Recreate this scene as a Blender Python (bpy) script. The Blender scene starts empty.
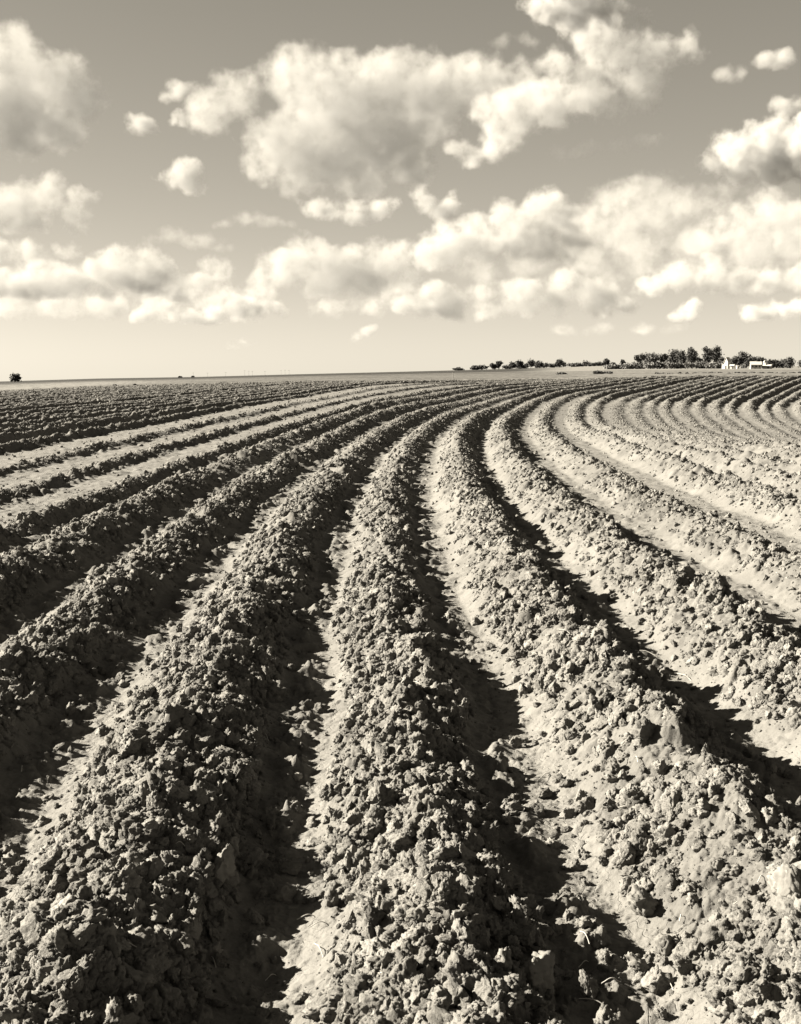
import bpy, bmesh, math, random
import numpy as np

random.seed(7)
RNG = np.random.default_rng(11)
S = bpy.context.scene
COL = S.collection

# ------------------------------------------------------------------ camera
F_PX, YH, CAM_H = 1098.0, 374.0, 1.80
PITCH = math.atan((512 - YH) / F_PX)
cam_d = bpy.data.cameras.new('camera')
cam = bpy.data.objects.new('camera', cam_d)
COL.objects.link(cam)
cam.location = (0, 0, CAM_H)
cam.rotation_euler = (math.pi / 2 - PITCH, 0, 0)
cam_d.sensor_fit = 'VERTICAL'
cam_d.sensor_height = 24
cam_d.lens = 24 * F_PX / 1024
cam_d.clip_start = 0.05
cam_d.clip_end = 90000
S.camera = cam

# ------------------------------------------------------------------ sun, sky, exposure
SUN_EL, SUN_AZ = math.radians(27.5), math.radians(-79)      # azimuth from +Y, clockwise: the sun stands to the left
SUN_DIR = np.array([math.cos(SUN_EL) * math.sin(SUN_AZ), math.cos(SUN_EL) * math.cos(SUN_AZ), math.sin(SUN_EL)])
sun_d = bpy.data.lights.new('sun', 'SUN')
sun_d.energy = 5.0
sun_d.angle = math.radians(0.5)
sun_d.color = (1.0, 0.925, 0.785)
sun = bpy.data.objects.new('sun', sun_d)
COL.objects.link(sun)
sun.rotation_euler = (math.pi / 2 - SUN_EL, 0, math.atan2(SUN_DIR[1], SUN_DIR[0]) + math.pi / 2)

S.world = bpy.data.worlds.new('World')
S.world.use_nodes = True
wt = S.world.node_tree
wt.nodes.clear()
wo = wt.nodes.new('ShaderNodeOutputWorld')
bg = wt.nodes.new('ShaderNodeBackground')
sk = wt.nodes.new('ShaderNodeTexSky')
sk.sky_type = 'NISHITA'
sk.sun_disc = False
sk.sun_elevation = SUN_EL
sk.sun_rotation = SUN_AZ
sk.air_density = 1.0
sk.dust_density = 0.6
sk.ozone_density = 1.0
# black-and-white film behind a yellow-red filter, toned warm: a channel mix of the sky colour
sp = wt.nodes.new('ShaderNodeSeparateColor')
wt.links.new(sk.outputs[0], sp.inputs[0])
def wmath(op, a, b):
    n = wt.nodes.new('ShaderNodeMath'); n.operation = op
    for i, v in enumerate((a, b)):
        if isinstance(v, (int, float)): n.inputs[i].default_value = v
        else: wt.links.new(v, n.inputs[i])
    return n.outputs[0]
lum0 = wmath('ADD', wmath('MULTIPLY', sp.outputs[0], 0.75), wmath('MULTIPLY', sp.outputs[1], 0.25))
wtc = wt.nodes.new('ShaderNodeTexCoord'); wsx = wt.nodes.new('ShaderNodeSeparateXYZ')
wt.links.new(wtc.outputs['Generated'], wsx.inputs[0])
zz = wmath('MAXIMUM', wsx.outputs[2], 0.0)
HAZE_K, HAZE_B, SKY_A, AIR_C = -14.0, .33, 0.107, .45      # airlight near the horizon
haze = wmath('MULTIPLY', wmath('EXPONENT', wmath('MULTIPLY', zz, HAZE_K), 0.0), HAZE_B)
lum = wmath('ADD', wmath('ADD', wmath('MULTIPLY', lum0, SKY_A), haze), wmath('MULTIPLY', wmath('EXPONENT', wmath('MULTIPLY', zz, -2.1), 0.0), AIR_C))
cb = wt.nodes.new('ShaderNodeCombineColor')
for i, t in enumerate((1.0, 0.915, 0.755)):
    wt.links.new(wmath('MULTIPLY', lum, t), cb.inputs[i])
wt.links.new(cb.outputs[0], bg.inputs[0])
bg.inputs[1].default_value = 0.10
wt.links.new(bg.outputs[0], wo.inputs[0])

S.view_settings.view_transform = 'Standard'
S.view_settings.look = 'None'
S.view_settings.exposure = 2.78
S.view_settings.gamma = 1.0
S.view_settings.use_curve_mapping = False
S.render.engine = 'CYCLES'
cy = S.cycles
cy.use_denoising = True
cy.max_bounces = 12
cy.diffuse_bounces = 3
cy.glossy_bounces = 1
cy.transmission_bounces = 2
cy.volume_bounces = 8
cy.transparent_max_bounces = 16
cy.sample_clamp_indirect = 4.0

# ------------------------------------------------------------------ helpers
TINT = np.array([1.0, 0.965, 0.90])
def grey(v, k=1.0):
    c = v * (1 + (TINT - 1) * k)
    return (float(c[0]), float(c[1]), float(c[2]), 1.0)

def unproj_dir(x, y):
    a = (x - 400.5) / F_PX; b = (512 - y) / F_PX
    v = np.array([a, math.cos(PITCH) + b * math.sin(PITCH), -math.sin(PITCH) + b * math.cos(PITCH)])
    return v / np.linalg.norm(v)

def tag(o, label=None, cat=None, group=None, kind=None):
    for k, v in (('label', label), ('category', cat), ('group', group), ('kind', kind)):
        if v: o[k] = v
    return o

def mesh_np(name, V, faces, mat, parent=None, loc=None):
    """V (n,3); faces = list of arrays (m,3) or (m,4)"""
    me = bpy.data.meshes.new(name)
    V = np.ascontiguousarray(V, dtype=np.float32)
    me.vertices.add(len(V)); me.vertices.foreach_set('co', V.ravel())
    tot = np.concatenate([np.full(len(f), f.shape[1], np.int32) for f in faces])
    idx = np.concatenate([np.ascontiguousarray(f, np.int32).ravel() for f in faces])
    st = np.concatenate([[0], np.cumsum(tot)[:-1]]).astype(np.int32)
    me.loops.add(len(idx)); me.loops.foreach_set('vertex_index', idx)
    me.polygons.add(len(tot)); me.polygons.foreach_set('loop_start', st)
    try: me.polygons.foreach_set('loop_total', tot)
    except Exception: pass
    me.update(calc_edges=True)
    me.materials.append(mat)
    o = bpy.data.objects.new(name, me)
    COL.objects.link(o)
    if parent: o.parent = parent
    if loc is not None: o.location = loc
    return o

def fattr(o, name, vals):
    a = o.data.attributes.new(name, 'FLOAT', 'POINT')
    a.data.foreach_set('value', np.ascontiguousarray(vals, np.float32).ravel())

def empty(name, loc, rz=0.0):
    o = bpy.data.objects.new(name, None)
    o.empty_display_size = 0.2
    COL.objects.link(o); o.location = loc; o.rotation_euler = (0, 0, rz)
    return o

# --- numpy noise
_T = 512
_tabs = {}
def _tab(seed):
    if seed not in _tabs:
        r = np.random.default_rng(seed)
        _tabs[seed] = r.random((8, _T * _T), dtype=np.float32)
    return _tabs[seed]
def vnoise(x, y, seed=0):
    """smooth gradient noise about -1..1"""
    t = _tab(seed)
    xi = np.floor(x).astype(np.int64); yi = np.floor(y).astype(np.int64)
    fx = (x - xi).astype(np.float32); fy = (y - yi).astype(np.float32)
    u = fx * fx * fx * (fx * (fx * 6 - 15) + 10); v = fy * fy * fy * (fy * (fy * 6 - 15) + 10)
    def g(i, j):
        k = ((xi + i) & (_T - 1)) * _T + ((yi + j) & (_T - 1))
        return (t[0][k] * 2 - 1) * (fx - i) + (t[1][k] * 2 - 1) * (fy - j)
    a = g(0, 0); b = g(1, 0); c = g(0, 1); d = g(1, 1)
    return ((a + (b - a) * u) * (1 - v) + (c + (d - c) * u) * v) * 1.6
def n3(P, seed=0):
    """3-D gradient-ish noise by hashing, for (n,3) points"""
    t = _tab(seed)
    I = np.floor(P).astype(np.int64); f = (P - I).astype(np.float32)
    w = f * f * f * (f * (f * 6 - 15) + 10)
    out = np.zeros(len(P), np.float32)
    for i in (0, 1):
        for j in (0, 1):
            for k in (0, 1):
                h = (((I[:, 0] + i) * 73856093) ^ ((I[:, 1] + j) * 19349663) ^ ((I[:, 2] + k) * 83492791)) & (_T * _T - 1)
                g = (t[0][h] * 2 - 1) * (f[:, 0] - i) + (t[1][h] * 2 - 1) * (f[:, 1] - j) + (t[2][h] * 2 - 1) * (f[:, 2] - k)
                out += g * (w[:, 0] if i else 1 - w[:, 0]) * (w[:, 1] if j else 1 - w[:, 1]) * (w[:, 2] if k else 1 - w[:, 2])
    return out * 1.5
def sstep(a, b, x):
    t = np.clip((np.asarray(x) - a) / (b - a), 0, 1)
    return t * t * (3 - 2 * t)

# ------------------------------------------------------------------ materials
def new_mat(name):
    m = bpy.data.materials.new(name); m.use_nodes = True
    nt = m.node_tree; nt.nodes.clear()
    out = nt.nodes.new('ShaderNodeOutputMaterial')
    return m, nt, out
def simple_mat(name, v, var=0.25, scale=2.0, rough=0.9, k=1.0, bump=0.0):
    m, nt, out = new_mat(name)
    b = nt.nodes.new('ShaderNodeBsdfPrincipled')
    b.inputs['Roughness'].default_value = rough
    b.inputs['Specular IOR Level'].default_value = 0.15
    tc = nt.nodes.new('ShaderNodeTexCoord')
    n = nt.nodes.new('ShaderNodeTexNoise'); n.inputs['Scale'].default_value = scale; n.inputs['Detail'].default_value = 5
    nt.links.new(tc.outputs['Object'], n.inputs['Vector'])
    r = nt.nodes.new('ShaderNodeValToRGB')
    r.color_ramp.elements[0].position = 0.3; r.color_ramp.elements[0].color = grey(v * (1 - var), k)
    r.color_ramp.elements[1].position = 0.7; r.color_ramp.elements[1].color = grey(v * (1 + var), k)
    nt.links.new(n.outputs['Fac'], r.inputs['Fac'])
    nt.links.new(r.outputs[0], b.inputs['Base Color'])
    if bump:
        bp = nt.nodes.new('ShaderNodeBump'); bp.inputs['Strength'].default_value = bump
        nt.links.new(n.outputs['Fac'], bp.inputs['Height']); nt.links.new(bp.outputs[0], b.inputs['Normal'])
    nt.links.new(b.outputs[0], out.inputs[0])
    return m

def soil_mat(name, crusted, v=0.10):
    m, nt, out = new_mat(name)
    L = nt.links.new
    b = nt.nodes.new('ShaderNodeBsdfPrincipled')
    b.inputs['Roughness'].default_value = 0.95
    b.inputs['Specular IOR Level'].default_value = 0.08
    tc = nt.nodes.new('ShaderNodeTexCoord')
    def noise(scale, detail, rough=0.6):
        n = nt.nodes.new('ShaderNodeTexNoise'); n.inputs['Scale'].default_value = scale
        n.inputs['Detail'].default_value = detail; n.inputs['Roughness'].default_value = rough
        L(tc.outputs['Object'], n.inputs['Vector']); return n.outputs['Fac']
    def ramp(fac, p0, c0, p1, c1):
        r = nt.nodes.new('ShaderNodeValToRGB')
        r.color_ramp.elements[0].position = p0; r.color_ramp.elements[0].color = c0
        r.color_ramp.elements[1].position = p1; r.color_ramp.elements[1].color = c1
        L(fac, r.inputs['Fac']); return r.outputs[0]
    def mix(fac, a, c):
        n = nt.nodes.new('ShaderNodeMix'); n.data_type = 'RGBA'
        if isinstance(fac, float): n.inputs[0].default_value = fac
        else: L(fac, n.inputs[0])
        L(a, n.inputs[6]); L(c, n.inputs[7]); return n.outputs[2]
    fine, mid, big = (noise(95, 6, .7), noise(14, 5), noise(1.1, 4)) if crusted else (noise(7, 6, .7), noise(1.6, 5), noise(1.1, 4))
    c1 = ramp(fine, .28, grey(v * .62), .72, grey(v * 1.22))
    c2 = ramp(mid, .3, grey(v * .7), .68, grey(v * 1.15))
    base = mix(.5, c1, c2)
    if crusted:
        at = nt.nodes.new('ShaderNodeAttribute'); at.attribute_name = 'crust'
        damp = ramp(noise(.55, 6, .62), .36, (.74, .74, .74, 1), .60, (1.1, 1.1, 1.1, 1))
        vd = nt.nodes.new('ShaderNodeVectorMath'); vd.operation = 'MULTIPLY'; L(base, vd.inputs[0]); L(damp, vd.inputs[1]); base = vd.outputs[0]
        c3 = ramp(big, .3, grey(v * .95), .75, grey(v * 1.2))
        base = mix(at.outputs['Fac'], base, c3)
    if not crusted:      # every clod its own tone
        oi = nt.nodes.new('ShaderNodeObjectInfo'); mr = nt.nodes.new('ShaderNodeMapRange')
        mr.inputs['To Min'].default_value = .72; mr.inputs['To Max'].default_value = 1.22
        L(oi.outputs['Random'], mr.inputs['Value'])
        vm_ = nt.nodes.new('ShaderNodeVectorMath'); vm_.operation = 'SCALE'
        L(base, vm_.inputs[0]); L(mr.outputs[0], vm_.inputs['Scale']); base = vm_.outputs[0]
    L(base, b.inputs['Base Color'])
    bp = nt.nodes.new('ShaderNodeBump'); bp.inputs['Strength'].default_value = .7; bp.inputs['Distance'].default_value = .006 if crusted else .010
    L(fine, bp.inputs['Height'])
    last = bp.outputs[0]
    if crusted:   # drying cracks in the crust of the furrow bottoms
        vo = nt.nodes.new('ShaderNodeTexVoronoi'); vo.feature = 'DISTANCE_TO_EDGE'; vo.inputs['Scale'].default_value = 6.5
        wv = nt.nodes.new('ShaderNodeMixRGB'); wv.blend_type = 'ADD'; wv.inputs[0].default_value = .25
        nz = nt.nodes.new('ShaderNodeTexNoise'); nz.inputs['Scale'].default_value = 9
        L(tc.outputs['Object'], nz.inputs['Vector']); L(tc.outputs['Object'], wv.inputs[1]); L(nz.outputs['Color'], wv.inputs[2])
        L(wv.outputs[0], vo.inputs['Vector'])
        cr = ramp(vo.outputs['Distance'], .0, (0, 0, 0, 1), .03, (1, 1, 1, 1))
        b2 = nt.nodes.new('ShaderNodeBump'); b2.inputs['Distance'].default_value = .002
        L(at.outputs['Fac'], b2.inputs['Strength']); L(cr, b2.inputs['Height']); L(last, b2.inputs['Normal'])
        last = b2.outputs[0]
    L(last, b.inputs['Normal'])
    L(b.outputs[0], out.inputs[0])
    return m

M_FIELD = soil_mat('ploughed_soil', True)
M_CLOD = soil_mat('soil_clod', False, .125)
M_PALE = soil_mat('pale_clod', False, .19)
M_DARK = soil_mat('dark_clod', False, .06)
M_LEAF = [simple_mat('foliage_dark', .045, .45, .8, k=.5), simple_mat('foliage_mid', .075, .4, .8, k=.5), simple_mat('foliage_pale', .12, .3, .8, k=.5)]
M_BARK = simple_mat('bark', .09, .3, 3)
M_WHITE = simple_mat('white_paint', .35, .06, 1.5)
M_ROOF = simple_mat('pale_roof', .28, .08, 1.5)
M_SHADE = simple_mat('dark_opening', .04, .2, 1.0)
M_WOOD = simple_mat('weathered_wood', .11, .3, 4)
M_STRAW = simple_mat('straw', .30, .25, 30)

# ------------------------------------------------------------------ terrain
# reference furrow: headings (degrees right of forward) along its length
KS = np.array([-200, -10, 0, 8, 16, 24, 32, 40, 48, 56, 66, 72, 80, 90, 105, 140, 400.])
KTH = np.radians([-4, -4, -3.4, -1.8, .8, 3.4, 5.2, 6.8, 8.0, 8.9, 10.0, 11.4, 14.6, 21.5, 30, 29, 24.])
_s = np.arange(-160, 320, .25)
_th = np.interp(_s, KS, KTH)
_k = np.exp(-.5 * (np.arange(-40, 41) * .25 / 3.0) ** 2); _k /= _k.sum()
_th = np.convolve(np.pad(_th, 40, mode='edge'), _k, 'valid')
_cx = np.cumsum(np.sin(_th)) * .25; _cy = np.cumsum(np.cos(_th)) * .25
_i0 = int(160 / .25)
_cx += .32 - _cx[_i0]; _cy -= _cy[_i0]
def row_coords(X, Y):
    X = np.asarray(X, np.float64).ravel(); Y = np.asarray(Y, np.float64).ravel()
    d = np.empty(len(X)); s = np.empty(len(X))
    for a in range(0, len(X), 4000):
        x = X[a:a + 4000, None]; y = Y[a:a + 4000, None]
        i = ((x - _cx) ** 2 + (y - _cy) ** 2).argmin(1)
        dx = x[:, 0] - _cx[i]; dy = y[:, 0] - _cy[i]
        d[a:a + 4000] = dx * np.cos(_th[i]) - dy * np.sin(_th[i])
        s[a:a + 4000] = _s[i] + dx * np.sin(_th[i]) + dy * np.cos(_th[i])
    return d, s
_core = [-10.93, -9.75, -8.70, -6.72, -5.21, -3.76, -2.61, -1.59, -.46, .51, 1.67, 2.78, 4.09, 5.57, 6.6, 7.9, 9.05, 10.0, 10.95, 12.1, 13.15]
_left = [-10.93 - 1.1 * i for i in range(160, 0, -1)]
_right = [13.15 + 1.12 * i + .13 * math.sin(i * 2.4) for i in range(1, 160)]
FUR = np.array(_left + _core + _right)
_rr = np.random.default_rng(5)
RIDGE_H = .224 + .03 * _rr.standard_normal(len(FUR)).clip(-1.5, 1.5)
for _v, _h in ((-8.70, .10), (-6.72, .11), (-5.21, .13), (-3.76, .20), (-9.75, .17)):
    RIDGE_H[np.argmin(abs(FUR - _v))] = _h

def azi(X, Y): return np.arctan2(X, Y)
HS = [0, 20, 30, 40, 50, 60, 75, 95, 130, 400]
HV = [0, 0, .10, .25, .44, .52, .76, 1.2, 1.8, 2.2]
HT = [0, 0, -.32, -1.15, -1.85, -2.15, -2.0, -1.5, -.5, 0]
AZX = np.arctan((np.array([0, 100, 200, 300, 400, 500, 600, 700, 800]) - 400.5) / F_PX)
PX_EDGE = [-17, -13, -11, -9, -8, -7, -5, -3, -2.5]
PX_SKY = [-7, -4.3, -2.8, -.2, 2.2, 4.8, 8, 8, 7.5]
def base_h(X, Y):
    D = np.hypot(X, Y); az = azi(X, Y)
    u = np.clip(az / .35, -.06, 1.2) * (np.abs(az) < 1.8)
    ld = np.log(D + 5)
    lower = 1 - sstep(-.32, .02, az)
    h = np.interp(ld, np.log(np.array(HS) + 5.), HV) + u * np.interp(ld, np.log(np.array(HS) + 5.), HT) - lower * (np.abs(az) < 1.8) * np.interp(D, [30, 60, 95, 130], [0, .22, .75, .9])
    e = np.interp(az, AZX, PX_EDGE); k = np.interp(az, AZX, PX_SKY)
    t = np.log(np.maximum(D, 100) / 120) / math.log(1500 / 120)
    px = e + (k - e) * np.clip(t, -.3, 1) - np.clip(t - 1, 0, 3) * 6
    ho = CAM_H + D * px / F_PX
    q = sstep(.0, .16, az)
    w = sstep(50 + 42 * q, 100 + 26 * q, D)
    return h * (1 - w) + ho * w

def clod_layer(X, Y, cell, seed, dens=.8, tilt=.5):
    """broken lumps: every cell holds one tilted, polygonal clod; returns height in units of cell"""
    t = _tab(seed)
    wx = vnoise(X / cell * 1.7, Y / cell * 1.7, seed + 50) * .22 + vnoise(X / cell * 4.1, Y / cell * 4.1, seed + 51) * .07
    wy = vnoise(X / cell * 1.7 + 37.3, Y / cell * 1.7 + 11.7, seed + 50) * .22 + vnoise(X / cell * 4.1 + 7.3, Y / cell * 4.1 + 1.7, seed + 51) * .07
    x = X / cell + wx; y = Y / cell + wy
    xi = np.floor(x).astype(np.int64); yi = np.floor(y).astype(np.int64)
    best = np.zeros(len(X), np.float32)
    for i in (-1, 0, 1):
        for j in (-1, 0, 1):
            k = ((xi + i) & (_T - 1)) * _T + ((yi + j) & (_T - 1))
            dx = (xi + i + t[0][k] - x).astype(np.float32); dy = (yi + j + t[1][k] - y).astype(np.float32)
            ang = t[2][k] * 6.283
            ca, sa = np.cos(ang), np.sin(ang)
            p = dx * ca + dy * sa; q = (-dx * sa + dy * ca) * (1 + t[3][k] * .8)
            r = .30 + .42 * t[4][k] ** 1.5
            m = np.maximum(np.maximum(abs(p), abs(q)), (abs(p) + abs(q)) * .72) / r
            m = .55 * m + .45 * np.sqrt(p * p + q * q) / r
            top = .65 + tilt * (p * (t[5][k] - .5) + q * (t[6][k] - .5)) / r
            h = np.minimum(top, (1 - m) * 2.3) * r * (t[7][k] < dens)
            np.maximum(best, h, out=best)
    return best

def detail_h(X, Y, d, s, step, D):
    """ridges, clods and crust for points whose mesh spacing is step; returns height, crust mask, ridge mask"""
    X = X.astype(np.float32); Y = Y.astype(np.float32)
    dw = d + .13 + (.075 + .11 * sstep(4, 9, np.abs(d + 1))) * vnoise(s / 2.3, d / 1.9, 1) + .055 * vnoise(s / .7, d / .6, 2)
    k = np.clip(np.searchsorted(FUR, dw, 'right') - 1, 0, len(FUR) - 2)
    a = dw - FUR[k]; w = FUR[k + 1] - FUR[k]
    fl = np.clip(w - np.where(d < -3.5, .56, 1.0), .09, 1.3)
    x = (a - fl) / (w - fl)
    p = np.where(x < 0, 0, np.where(x < .54, sstep(-.05, .54, x), 1 - .72 * sstep(.52, .97, x) - .28 * np.clip((x - .54) / .46, 0, 1)))
    p0 = sstep(-.05, .54, np.zeros(1))[0]
    p = np.maximum(p - p0 * (x < .54) * (1 - sstep(0, .2, x)), 0)
    rh = RIDGE_H[k] * (1 + .26 * vnoise(s / 1.6, k * 3.7, 3) + .20 * vnoise(s / .45, k * 5.1, 4))
    h = p * rh * (1 - (.3 + .42 * sstep(3.5, 8, d)) * sstep(36, 56, s) + (.3 + .42 * sstep(3.5, 8, d)) * sstep(74, 90, s)) * (1 - .25 * sstep(-9, -12, d))
    rough = sstep(.10, .45, p)
    patch = vnoise(X / .9, Y / .9, 5) * .5 + .5
    right_floor = np.where(a > w - .12, 1.0, 0.0)
    amp = .34 + .66 * np.maximum(rough, .85 * (1 - sstep(.0, .11, a)) + .85 * sstep(w - .10, w, a))
    slope_smooth = (x > 0) & (x < .45)
    amp = amp * np.where(slope_smooth, .85, 1.0) * (.65 + .7 * patch)
    crust = (1 - sstep(.03, .35, p)) * (1 - right_floor) * sstep(.0, .09, a) 
    # roll of the tilled surface
    h = h + amp * (.050 * vnoise(X / .42, Y / .42, 6) + .035 * vnoise(X / .21, Y / .21, 8))
    # clods of falling size; a layer fades out once the mesh can no longer carry it
    for cell, hh, seed, dens in ((.24, .46, 20, .5), (.135, .55, 21, .6), (.085, .42, 25, .6), (.052, .42, 22, .75), (.030, .42, 23, .8), (.017, .4, 24, .8)):
        lod = np.clip((cell * .55 / step - 1.0) / 1.0, 0, 1)
        idx = np.nonzero(lod > 0)[0]
        if len(idx) == 0: continue
        c = clod_layer(X[idx], Y[idx], cell, seed, dens)
        h[idx] += c * cell * hh * (amp[idx] if cell > .035 else np.maximum(amp[idx], .5)) * lod[idx]
    for wl, am, seed in ((.11, .016, 30), (.045, .009, 31), (.02, .005, 32)):
        lod = np.clip((wl * .5 / step - 1.0), 0, 1)
        idx = np.nonzero(lod > 0)[0]
        if len(idx): h[idx] += am * np.maximum(amp[idx], .25) * lod[idx] * vnoise(X[idx] / wl, Y[idx] / wl, seed)
    h += .010 * vnoise(X / .5, Y / .5, 7)
    flank = sstep(.02, .12, x) * (1 - sstep(.30, .50, x)) * sstep(-1.5, 2.5, d)
    return h, crust, rough * (1 - .62 * flank)

# polar ground sheet round the photographer, finer towards the field in front
def graded(segs):
    out = [segs[0][0]]
    for a, b, st in segs:
        n = max(1, int(round((b - a) / st)))
        out += list(a + (b - a) * (np.arange(1, n + 1) / n))
    return np.array(out)
_h = graded([(0, .45, .00115), (.45, 1.0, .004), (1.0, math.pi, .022)])
AZ = np.concatenate([-_h[:0:-1], _h])[:-1]
def logseg(a, b, k): return list(np.exp(np.linspace(math.log(a), math.log(b), max(2, int(math.log(b / a) / k))))[1:])
FIELD_R = 128.0
DR = np.array([.04] + logseg(.04, 1.2, .12) + logseg(1.2, 2.3, .012) + logseg(2.3, 6, .00135) + logseg(6, 20, .0019) + logseg(20, 60, .0025) + logseg(60, FIELD_R, .003))
NA, ND = len(AZ), len(DR)
gi = np.unique(np.concatenate([np.arange(0, ND, 6), [ND - 1]])); gj = np.unique(np.concatenate([np.arange(0, NA, 6), [NA - 1]]))
_gx = DR[gi][:, None] * np.sin(AZ[gj]); _gy = DR[gi][:, None] * np.cos(AZ[gj])
_gd, _gs = row_coords(_gx, _gy)
_gd = _gd.reshape(_gx.shape); _gs = _gs.reshape(_gx.shape)
def up(G):
    A = np.stack([np.interp(np.arange(NA), gj, G[i]) for i in range(len(gi))])
    ii = np.interp(np.arange(ND), gi, np.arange(len(gi))); lo = np.minimum(ii.astype(int), len(gi) - 2); f = (ii - lo)[:, None]
    # interpolate in distance, not in index
    f = ((DR - DR[gi][lo]) / (DR[gi][lo + 1] - DR[gi][lo]))[:, None]
    return A[lo] * (1 - f) + A[lo + 1] * f
GX = DR[:, None] * np.sin(AZ); GY = DR[:, None] * np.cos(AZ)
GD, GS = up(_gd), up(_gs)
dAZ = np.gradient(AZ)
STEP = np.maximum(DR[:, None] * dAZ[None, :], (np.gradient(DR)[:, None]) * .75)
hh, crust, rough = detail_h(GX.ravel(), GY.ravel(), GD.ravel(), GS.ravel(), STEP.ravel(), None)
fade = 1 - sstep(118, 128, np.repeat(DR, NA))
GZ = base_h(GX.ravel(), GY.ravel()) + hh * fade
GZ2 = GZ.reshape(ND, NA)
ROUGH2 = rough.reshape(ND, NA)
def quads(nd, na, wrap=True):
    j = np.arange(na) if wrap else np.arange(na - 1)
    i = np.arange(nd - 1)[:, None]
    a = i * na + j; b = i * na + (j + 1) % na
    return np.stack([a, a + na, b + na, b], -1).reshape(-1, 4)
V = np.stack([GX.ravel(), GY.ravel(), GZ], 1)
field = mesh_np('ploughed_field', V, [quads(ND, NA), np.array([list(range(NA))[::-1]])[:, :3]], M_FIELD)
fattr(field, 'crust', crust)
tag(field, kind='structure')
def ground_z(x, y):
    """height of the ploughed surface, interpolated from the sheet itself"""
    D = np.hypot(x, y); a = np.arctan2(x, y)
    i = np.clip(np.searchsorted(DR, D) - 1, 0, ND - 2); j = np.clip(np.searchsorted(AZ, a) - 1, 0, NA - 2)
    f = np.clip((D - DR[i]) / (DR[i + 1] - DR[i]), 0, 1); g = np.clip((a - AZ[j]) / (AZ[j + 1] - AZ[j]), 0, 1)
    return (GZ2[i, j] * (1 - f) + GZ2[i + 1, j] * f) * (1 - g) + (GZ2[i, j + 1] * (1 - f) + GZ2[i + 1, j + 1] * f) * g
def ground_rough(x, y):
    D = np.hypot(x, y); a = np.arctan2(x, y)
    i = np.clip(np.searchsorted(DR, D), 0, ND - 1); j = np.clip(np.searchsorted(AZ, a), 0, NA - 1)
    return ROUGH2[i, j]
def hit(x, y):
    """where the sight line through a photo point meets the field (used to measure real positions)"""
    v = unproj_dir(x, y); t = np.exp(np.linspace(math.log(1.5), math.log(110), 6000))
    g = CAM_H + v[2] * t - ground_z(v[0] * t, v[1] * t)
    k = np.argmax(g < 0) if (g < 0).any() else len(t) - 1
    return np.array([v[0] * t[k], v[1] * t[k], CAM_H + v[2] * t[k]]), t[k]

# pasture and far land
def pasture_mat():
    m, nt, out = new_mat('dry_pasture')
    L = nt.links.new
    b = nt.nodes.new('ShaderNodeBsdfPrincipled'); b.inputs['Roughness'].default_value = 1.0; b.inputs['Specular IOR Level'].default_value = .05
    at = nt.nodes.new('ShaderNodeAttribute'); at.attribute_name = 'tone'
    tc = nt.nodes.new('ShaderNodeTexCoord')
    n = nt.nodes.new('ShaderNodeTexNoise'); n.inputs['Scale'].default_value = .35; n.inputs['Detail'].default_value = 8; n.inputs['Roughness'].default_value = .65
    L(tc.outputs['Object'], n.inputs['Vector'])
    r = nt.nodes.new('ShaderNodeValToRGB')
    r.color_ramp.elements[0].position = .3; r.color_ramp.elements[0].color = (.55, .55, .55, 1)
    r.color_ramp.elements[1].position = .7; r.color_ramp.elements[1].color = (1.3, 1.3, 1.3, 1)
    L(n.outputs['Fac'], r.inputs['Fac'])
    cbn = nt.nodes.new('ShaderNodeCombineColor')
    for i in range(3):
        q = nt.nodes.new('ShaderNodeMath'); q.operation = 'MULTIPLY'; q.inputs[1].default_value = float(TINT[i]); L(at.outputs['Fac'], q.inputs[0]); L(q.outputs[0], cbn.inputs[i])
    mx = nt.nodes.new('ShaderNodeMix'); mx.data_type = 'RGBA'; mx.blend_type = 'MULTIPLY'; mx.inputs[0].default_value = 1
    L(cbn.outputs[0], mx.inputs[6]); L(r.outputs[0], mx.inputs[7]); L(mx.outputs[2], b.inputs['Base Color'])
    L(b.outputs[0], out.inputs[0])
    return m
M_PAST = pasture_mat()
_h2 = graded([(0, .5, .0025), (.5, math.pi, .03)])
AZ2 = np.concatenate([-_h2[:0:-1], _h2])[:-1]
def ring_land(name, radii, tone_fn, rough_h):
    X = radii[:, None] * np.sin(AZ2); Y = radii[:, None] * np.cos(AZ2)
    x, y = X.ravel(), Y.ravel(); D = np.hypot(x, y)
    z = base_h(x, y) + rough_h * np.clip((D - radii[0]) / 6, 0, 1) * (np.abs(vnoise(x / 1.3, y / 1.3, 40)) + .7 * np.abs(vnoise(x / 4.1, y / 4.1, 41))) * (D < 900)
    o = mesh_np(name, np.stack([x, y, z], 1), [quads(len(radii), len(AZ2))], M_PAST)
    fattr(o, 'tone', tone_fn(x, y, D, azi(x, y)))
    return tag(o, kind='structure')
def tone_near(x, y, D, az):
    left = 1 - sstep(-.30, -.12, az); right = sstep(.10, .20, az)
    mid = 1 - left - right
    t = left * .30 + right * .25 + mid * .20
    strip = np.exp(-((D - 128 - 10 * np.sin(az * 9)) / 5) ** 2)
    return .44 * (t * (.85 + .3 * (vnoise(x / 30, y / 30, 42))) + .10 * strip * mid)
ring_land('pasture', np.exp(np.linspace(math.log(FIELD_R), math.log(620), 260)), tone_near, .18)
def tone_far(x, y, D, az):
    right = sstep(.10, .16, az)
    t = .028 * (1 - right) + .13 * right
    return t + (.06 * (1 - right)) * np.exp(-((D - 760) / 60) ** 2)
ring_land('distant_land', np.exp(np.concatenate([np.linspace(math.log(620), math.log(1500), 60), np.linspace(math.log(1500), math.log(30000), 40)[1:]])), tone_far, 0.0)

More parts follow.
